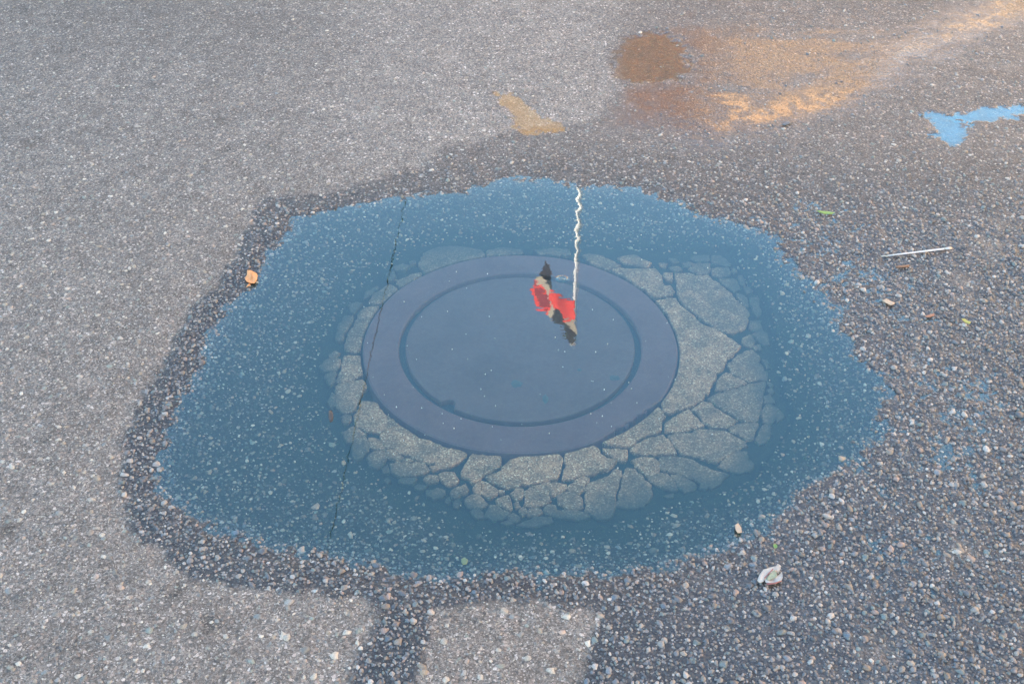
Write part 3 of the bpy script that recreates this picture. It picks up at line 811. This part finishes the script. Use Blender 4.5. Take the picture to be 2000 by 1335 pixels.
def fpx(pts):
    return np.array([(950 + x / 3.7067, 340 + y / 3.7067) for x, y in pts])
FLAG = fpx([(430,600),(440,625),(468,645),(450,655),(462,690),(470,740),(478,835),(500,850),(560,890),(600,895),(640,910),(640,1040),(648,1090),
            (650,1160),(630,1200),(620,1235),(608,1205),(570,1180),(540,1160),(585,1150),(560,1130),(515,1115),(560,1105),(530,1075),(480,1045),
            (440,1010),(430,985),(370,955),(350,930),(340,880),(325,840),(315,810),(345,795),(335,765),(355,735),(395,715),(395,690),(415,640)])
F_RED = [fpx([(452,838),(500,845),(560,880),(600,885),(650,900),(645,1045),(560,1035),(520,1000),(480,950),(455,890)]),
         fpx([(300,815),(345,790),(400,805),(432,840),(455,890),(462,945),(440,1000),(360,960),(320,860)]),
         fpx([(330,770),(345,755),(368,760),(366,782),(340,785)])]
F_DRED = [fpx([(348,800),(400,822),(440,855),(462,905),(452,950),(428,965),(385,935),(362,880)]), fpx([(335,772),(360,760),(364,780),(345,782)])]  # shade of the doubled fold, put into the cloth as darker red
F_BLACK = [fpx([(430,590),(480,640),(485,840),(465,830),(440,775),(415,740),(390,715),(390,680)]),
           fpx([(470,1045),(500,960),(540,985),(560,1035),(590,1070),(630,1130),(655,1165),(615,1240),(500,1160),(500,1100)])]
step = 1.35
gx, gy = np.meshgrid(np.arange(1028, 1130, step), np.arange(498, 678, step))
inF = sdist(FLAG, gx, gy) < 0.3
ny_, nx_ = gx.shape
ids = np.arange(nx_ * ny_).reshape(ny_, nx_)
ok = inF[:-1, :-1] & inF[1:, 1:] & inF[:-1, 1:] & inF[1:, :-1]
Q = np.stack([ids[:-1, :-1], ids[:-1, 1:], ids[1:, 1:], ids[1:, :-1]], -1)[ok]
cxf, cyf = (gx[:-1, :-1] + step / 2)[ok], (gy[:-1, :-1] + step / 2)[ok]
mat_i = np.ones(len(Q), int)
for polys, k in ((F_RED, 0), (F_DRED, 3), (F_BLACK, 2)):
    for p in polys:
        mat_i[sdist(p, cxf, cyf) < 0] = k
out_ = (1121 - gx) / 90.0                            # 0 at the pole, 1 at the fly end
fold = 0.62 * out_ + 0.09 * np.sin(out_ * 7.5 + gy * 0.035) * np.clip(out_ * 3, 0, 1)
fx, _, fz = mirrored(gx, gy, PY + fold)
V = np.stack([fx - ptx, fold, fz - ptz], -1).reshape(-1, 3)
used = np.unique(Q); mp = np.full(nx_ * ny_, -1); mp[used] = np.arange(len(used))
me = bulk('flag', V[used], mp[Q], 4)
for m in (M_RED, M_CREAM, M_BLACK, M_DRED):
    me.materials.append(m)
me.polygons.foreach_set('material_index', mat_i.astype(np.int32))
me.polygons.foreach_set('use_smooth', np.ones(len(me.polygons), bool))
flag = put('flag', me, None, None, 'red, cream and black striped flag mirrored upside down in the blue puddle', 'flag')
flag.location = (ptx, PY - 0.045, ptz)
sm = flag.modifiers.new('thickness', 'SOLIDIFY'); sm.thickness = 0.002

# ------------------------------------------------------------------ overhead cable
M_RUBBER = plain('black_cable', (0.015, 0.015, 0.017), 0.6, 0.1)
a = np.array([float(v) for v in mirrored(783, 432, 16.0)]); b = np.array([float(v) for v in mirrored(640, 1075, 9.2)])
d = (a - b) / (a[1] - b[1])
p0, p1 = b + d * (24.15 - b[1]), b + d * (-7.0 - b[1])
me = mesh('overhead_cable', *tube(p0 - p1, (0, 0, 0), 0.0060, 0.0060, 8, 1), True)
o = put('overhead_cable', me, None, M_RUBBER, 'thin black overhead cable mirrored as a jagged line across the puddle', 'cable')
o.location = p1

# ------------------------------------------------------------------ houses beyond and around, mirrored in the wet road and shading it, plus one added for warm bounce
def plaster(name, c, var=0.18, grit=0.3):
    t = NT(name)
    pos = t.pos()
    k = t.math('ADD', t.lerp(t.noise(0.7, 5.0, pos), 1 - var, 1 + var), t.math('MULTIPLY', t.math('SUBTRACT', t.noise(8.0, 4.0, pos), 0.5), grit))
    cc = t.mix(1.0, c, t.n('CombineColor', {0: k, 1: k, 2: k}).outputs[0], 'MULTIPLY')
    return t.done(t.n('BsdfPrincipled', {'Base Color': cc, 'Roughness': 0.9}).outputs[0])
M_TRIM = plain('pale_stone_trim', (0.55, 0.50, 0.42))
M_PANE = plain('dark_glass', (0.03, 0.035, 0.04), 0.1, 0.1)
M_TILE = plain('roof_tile', (0.30, 0.13, 0.08), 0.85, 0.3, 6.0)
M_WOOD = plain('door_wood', (0.10, 0.05, 0.03), 0.6)

def house(name, label, x0, x1, y0, y1, h, mat, face, cols, rows, ww=0.50, hmax=1.55, trim=None):
    trim = trim or M_TRIM
    """a plastered house; face 'front' looks towards -y, 'west' towards -x, 'east' towards +x"""
    cx, cy = (x0 + x1) / 2, (y0 + y1) / 2
    e = put(name, None, None, None, label, 'house')
    e.location = (cx, cy, HIGH)
    X0, X1, Y0, Y1 = x0 - cx, x1 - cx, y0 - cy, y1 - cy
    box('wall', (X0, X1, Y0, Y1, -0.2, h), e, mat)
    box('cornice', (X0 - 0.12, X1 + 0.12, Y0 - 0.22, Y1 + 0.22, h + 0.003, h + 0.22), e, M_TRIM)
    V = [(X0 - .15, Y0 - .3, h + .223), (X1 + .15, Y0 - .3, h + .223), (X1 + .15, Y1 + .3, h + .223), (X0 - .15, Y1 + .3, h + .223)]
    if face == 'front':
        V += [(X0 - .15, Y0 + (Y1 - Y0) * .5, h + 1.2), (X1 + .15, Y0 + (Y1 - Y0) * .5, h + 1.2)]
        Fc = [(0, 1, 5, 4), (2, 3, 4, 5), (1, 2, 5), (3, 0, 4), (3, 2, 1, 0)]
    else:
        V += [(0, Y0 - .3, h + 1.2), (0, Y1 + .3, h + 1.2)]
        Fc = [(0, 4, 5, 3), (1, 2, 5, 4), (0, 1, 4), (2, 3, 5), (3, 2, 1, 0)]
    put('roof', mesh('roof', V, Fc), e, M_TILE)
    span = (X1 - X0) if face == 'front' else (Y1 - Y0)
    for r_ in range(rows):
        for c_ in range(cols):
            u = -span / 2 + span * (c_ + 0.5) / cols
            zb = 1.0 + r_ * (h - 0.6) / rows
            hh = min(hmax, (h - 0.6) / rows * 0.55)
            door = r_ == 0 and c_ == cols // 2
            def bb(u0, u1, za, zc, dep):
                if face == 'front': return (u0, u1, Y0 - dep, Y0 + 0.05, za, zc)
                if face == 'west': return (X0 - dep, X0 + 0.05, u0, u1, za, zc)
                return (X1 - 0.05, X1 + dep, u0, u1, za, zc)
            if door:
                box('door', bb(u - .55, u + .55, 0.0, 2.2, 0.03), e, M_WOOD)
                continue
            w_ = box('window', bb(u - ww, u + ww, zb, zb + hh, 0.012), e, M_PANE)
            box('sill', bb(u - ww - .1, u + ww + .1, zb - .12, zb - .003, 0.10), w_, trim)
            box('frame', bb(u - ww - .09, u - ww - .003, zb, zb + hh, 0.05), w_, trim)
            box('frame', bb(u + ww + .003, u + ww + .09, zb, zb + hh, 0.05), w_, trim)
            box('lintel', bb(u - ww - .12, u + ww + .12, zb + hh + .003, zb + hh + .12, 0.07), w_, trim)
    return e

house('ochre_house', 'ochre plastered house whose wall colours the thin wedge puddle', -4.5, 1.75, 24.2, 33, 12.0, plaster('ochre_plaster', (0.46, 0.26, 0.095)), 'front', 4, 3)
house('brick_house', 'narrow brown brick-coloured house mirrored in the brown puddle on the wet asphalt', 1.76, 4.5, 24.2, 33, 12.2, plaster('brown_brick', (0.185, 0.080, 0.033), 0.45, 2.6), 'front', 2, 2, 0.24, 0.75, plain('brown_trim', (0.16, 0.07, 0.035)))
house('orange_house', 'orange plastered house mirrored in the orange streaks of wet asphalt', 4.51, 8.3, 24.2, 33, 11.9, plaster('orange_plaster', (0.66, 0.39, 0.20)), 'front', 3, 3)
house('peach_house', 'lower peach plastered house behind the small bright blue puddle', 8.31, 17, 24.2, 33, 9.3, plaster('peach_plaster', (0.68, 0.43, 0.24)), 'front', 5, 3)
house('bounce_light_house', 'long sunlit cream house, added out of view to bounce warm light onto the wet stones', 8.8, 16.0, -10.0, 16.0, 9.0, plaster('cream_plaster', (0.78, 0.58, 0.38)), 'west', 9, 3)  # unseen house added as a warm reflector for the road
house('shading_house', 'grey house beside the road whose shade covers the puddle', -18.0, -8.5, -24.0, 1.6, 6.4, plaster('grey_plaster', (0.40, 0.36, 0.31)), 'east', 8, 2)

# ------------------------------------------------------------------ litter
M_LEAF_O = plain('orange_leaf', (0.50, 0.20, 0.060), 0.6, 0.3, 160.0)
M_LEAF_V = plain('leaf_vein', (0.52, 0.27, 0.10), 0.6)
M_LEAF_W = plain('bleached_leaf', (0.33, 0.27, 0.215), 0.7, 0.3, 220.0)
M_LEAF_W2 = plain('bleached_leaf_inside', (0.20, 0.20, 0.12), 0.7, 0.4, 220.0)
M_LEAF_D = plain('leaf_rim', (0.22, 0.08, 0.07), 0.7)
M_GREEN = plain('green_leaf', (0.13, 0.20, 0.035), 0.5, 0.3, 200.0)
M_YEL = plain('yellow_leaf', (0.32, 0.25, 0.05), 0.6, 0.3, 200.0)
M_WHITE = plain('white_plastic', (0.38, 0.33, 0.28), 0.35, 0.08)
M_PAPER = plain('cream_paper', (0.34, 0.235, 0.150), 0.8, 0.12, 200.0)
M_TWIG = plain('brown_twig', (0.16, 0.08, 0.04), 0.7, 0.3)
M_DARK = plain('dark_husk', (0.035, 0.022, 0.014), 0.6, 0.4, 300.0)
M_RUST = plain('rust_scrap', (0.30, 0.13, 0.07), 0.8, 0.3)

def ground_at(x, y):
    return float(land(np.array([x]), np.array([y]))[0][0])

def sheet(name, pts, z, lift, curl, thick, mat, label=None, cat=None, parent=None, origin=None, group=None, rings=3):
    """a thin curled piece of leaf or paper: pts are photo pixels, lift(u) rises towards the rim"""
    P = gpoly(pts, z)
    c = P.mean(0) if origin is None else np.array(origin)
    cen = P.mean(0)
    n = len(P)
    V, Fc = [], []
    rad = np.hypot(*(P - cen).T).max()
    def zz(q):
        u = (q - cen) / rad
        return lift + curl[0] * u[0] ** 2 + curl[1] * u[1] ** 2 + curl[2] * u[0] * u[1] + (0.18 * (abs(curl[0]) + abs(curl[1]))) * math.sin(7 * u[0] + 5 * u[1])
    V.append((*(cen - c), zz(cen)))
    for r in range(1, rings + 1):
        for q in P:
            w = cen + (q - cen) * r / rings
            V.append((*(w - c), zz(w)))
    Fc += [(0, 1 + k, 1 + (k + 1) % n) for k in range(n)]
    for r in range(rings - 1):
        a_, b_ = 1 + r * n, 1 + (r + 1) * n
        Fc += [(a_ + k, b_ + k, b_ + (k + 1) % n, a_ + (k + 1) % n) for k in range(n)]
    me = mesh(name, V, Fc, True)
    o = put(name, me, parent, mat, label, cat, group)
    if parent is None:
        o.location = (c[0], c[1], z)
    m = o.modifiers.new('thickness', 'SOLIDIFY'); m.thickness = thick; m.offset = 1
    return o, c

def off(ox, oy, s, pts):
    return [(ox + x / s, oy + y / s) for x, y in pts]

def thing(name, label, cat, px, py, z, group=None):
    e = put(name, None, None, None, label, cat, group)
    x, y = gnd(px, py, z)
    e.location = (float(x), float(y), z)
    return e, (float(x), float(y))

# orange leaf at the left shore
gx_, gy_ = gnd(489, 544, 0.004)
e, c = thing('fallen_leaf', 'bright orange fallen leaf lying at the edge of the blue puddle', 'leaf', 489, 544, 0.0045)
sheet('blade', off(440, 360, 5.56, [(240,950),(270,942),(310,955),(338,972),(352,992),(347,1040),(322,1080),(285,1085),(262,1082),(245,1078),(225,1060),(213,1020),(235,985)]), 0.0045, 0.0012, (0.006, 0.004, 0.003), 0.0005, M_LEAF_O, parent=e, origin=c)
sheet('stalk', off(440, 360, 5.56, [(262,1080),(272,1086),(262,1100),(236,1118),(230,1112),(245,1092)]), 0.0045, 0.0016, (0, 0, 0), 0.0008, M_LEAF_O, parent=e, origin=c, rings=1)
sheet('vein', off(440, 360, 5.56, [(266,1078),(272,1078),(292,1010),(288,960),(284,960),(284,1010)]), 0.0045, 0.0026, (0.006, 0.004, 0.003), 0.0004, M_LEAF_V, parent=e, origin=c, rings=1)
# bleached curled leaf, lower right
zb = HIGH * 0.6
e, c = thing('bleached_leaf', 'curled whitish dead leaf with torn edge on the wet gravelly asphalt', 'leaf', 1503, 1127, zb)
W = lambda p: off(1400, 1050, 6.667, p)
sheet('upper_fold', W([(520,585),(548,515),(600,440),(690,405),(770,402),(812,412),(822,440),(800,488),(772,448),(725,438),(650,510),(612,560),(600,600),(562,615),(528,605)]), zb, 0.0075, (0.004, -0.003, 0.002), 0.0007, M_LEAF_W, parent=e, origin=c)
sheet('lower_fold', W([(612,575),(650,520),(720,450),(770,470),(785,520),(838,488),(852,540),(830,592),(760,622),(655,640),(632,615)]), zb, 0.0050, (0.006, 0.005, 0.0), 0.0007, M_LEAF_W, parent=e, origin=c)
sheet('hollow', W([(632,570),(700,480),(745,462),(775,500),(770,540),(700,580),(650,592)]), zb, 0.0082, (0.002, 0.002, 0.0), 0.0005, M_LEAF_W2, parent=e, origin=c)
sheet('rim', W([(606,560),(720,440),(728,446),(618,566)]), zb, 0.0105, (0, 0, 0), 0.0006, M_LEAF_D, parent=e, origin=c, rings=1)
sheet('rim', W([(632,622),(650,640),(760,624),(832,594),(838,600),(762,632),(648,650)]), zb, 0.0095, (0, 0, 0), 0.0006, M_LEAF_D, parent=e, origin=c, rings=1)
# plastic straw
p0 = np.array(gnd(1722, 499, HIGH)); p1 = np.array(gnd(1856, 484, HIGH))
e = put('plastic_straw', None, None, None, 'thin white plastic straw lying on the wet stones beside the puddle', 'straw')
zs = ground_at(*((p0 + p1) / 2)) + 0.0075
e.location = (p0[0], p0[1], zs)
L = p1 - p0
put('tube', mesh('tube', *tube((0, 0, 0), (*(L * 0.93), 0.002), 0.0028, 0.0042, 12, 3), True), e, M_WHITE)
put('end_collar', mesh('end_collar', *tube((*(L * 0.93), 0.002), (*L, 0.0025), 0.0050, 0.0056, 12, 1), True), e, M_WHITE)
# flat scraps: (name, label, category, pixel polygon, material, height, curl)
def scrap(name, label, cat, pts, mat, lift=0.004, curl=(0.002, 0.001, 0.0), thick=0.0006, level=None, rings=2):
    cen = np.mean(pts, 0)
    z0 = HIGH * 0.5 if level is None else level
    x, y = gnd(cen[0], cen[1], z0)
    z = ground_at(float(x), float(y)) if level is None else level
    return sheet(name, pts, z, lift, curl, thick, mat, label, cat, rings=rings)[0]
B = lambda p: off(1560, 380, 3.927, p)
scrap('paper_scrap', 'small cream square of paper on the wet stones right of the puddle', 'paper', B([(633,832),(650,820),(668,811),(700,828),(737,846),(722,856),(705,864),(670,848)]), M_PAPER, 0.006)
scrap('green_leaf', 'narrow bright green leaf on the wet asphalt behind the puddle', 'leaf', B([(130,142),(165,138),(210,142),(255,150),(275,158),(250,166),(200,160),(155,154)]), M_GREEN, 0.006, (0.004, 0.0, 0.0))
scrap('yellow_leaf', 'tiny crumpled yellow leaf on the stones below the cream paper', 'leaf', B([(1240,972),(1268,968),(1285,980),(1312,1000),(1305,1012),(1275,1004),(1262,986)]), M_YEL, 0.007, (0.005, 0.003, 0.0))
scrap('twig', 'short brown twig lying below the white straw', 'twig', B([(738,560),(790,556),(845,550),(846,560),(800,568),(745,570)]), M_TWIG, 0.006, (0, 0, 0), 0.003)
scrap('orange_scrap', 'small orange-brown scrap on the stones between paper and yellow leaf', 'scrap', B([(965,945),(1000,935),(1035,932),(1038,942),(1000,952),(970,955)]), M_RUST, 0.006)
scrap('seedling_leaf', 'tiny vivid green leaf just above the bleached curled leaf', 'leaf', off(1400, 1050, 6.667, [(728,120),(752,112),(775,125),(782,150),(762,172),(745,165),(732,145)]), M_GREEN, 0.007, (0.003, 0.002, 0))
scrap('paper_shred', 'small frayed off-white shred at the lower puddle edge', 'scrap', [(1434,1030),(1441,1026),(1447,1034),(1448,1044),(1440,1046),(1436,1040)], M_PAPER, 0.007, (0.004, 0.002, 0))
scrap('grey_sliver', 'grey sliver lying in the orange wet streak', 'scrap', [(1526,246),(1534,241),(1546,240),(1542,245),(1532,248)], plain('grey_slate', (0.09, 0.085, 0.08)), 0.006, (0, 0, 0), 0.002)
scrap('floating_husk', 'dark brown seed husk floating left of the manhole ring', 'husk', [(642,803),(646,801),(650,806),(651,814),(649,822),(645,824),(642,816)], M_DARK, 0.0008, (0.002, 0.0, 0), 0.0015, 0.0)
scrap('floating_splinter', 'tiny black splinter floating over the slabs below the manhole', 'splinter', [(939.5,942),(942,942),(942.4,956),(940,957)], M_DARK, 0.0005, (0, 0, 0), 0.001, 0.0)
scrap('dark_crumb', 'tiny dark crumb at the far left shore of the puddle', 'crumb', [(651,402),(655,400),(658,403),(658,408),(653,409)], M_DARK, 0.001, (0.001, 0.001, 0), 0.003, 0.0015)
scrap('sunken_leaf', 'small yellow-green leaf sunk near the lower shore of the puddle', 'leaf', [(901,1094),(907,1091),(914,1096),(912,1104),(905,1106),(901,1101)], plain('sodden_leaf', (0.16, 0.14, 0.04)), 0.005, (0.001, 0.001, 0))

# specks of dust and pollen floating on the puddle
g = np.random.default_rng(77)
px = np.concatenate([g.uniform(650, 1320, 70), g.uniform(420, 1650, 60)]); py = np.concatenate([g.uniform(500, 890, 70), g.uniform(400, 1080, 60)])
x, y = gnd(px, py)
k = sdist(MAIN, x, y) < -0.06
x, y = x[k], y[k]
m = len(x)
rr = g.uniform(0.0006, 0.0017, m)
me = stone_mesh('floating_dust', x, y, np.full(m, 0.0008), rr, rr * 0.4, np.c_[np.tile((0.42, 0.36, 0.28), (m, 1)) * g.uniform(0.5, 1.2, (m, 1)), np.zeros(m)], n=5, seed=9)
put('floating_dust', me, None, M_STONE, 'pale specks of dust floating on the blue puddle', 'dust', None, 'stuff')
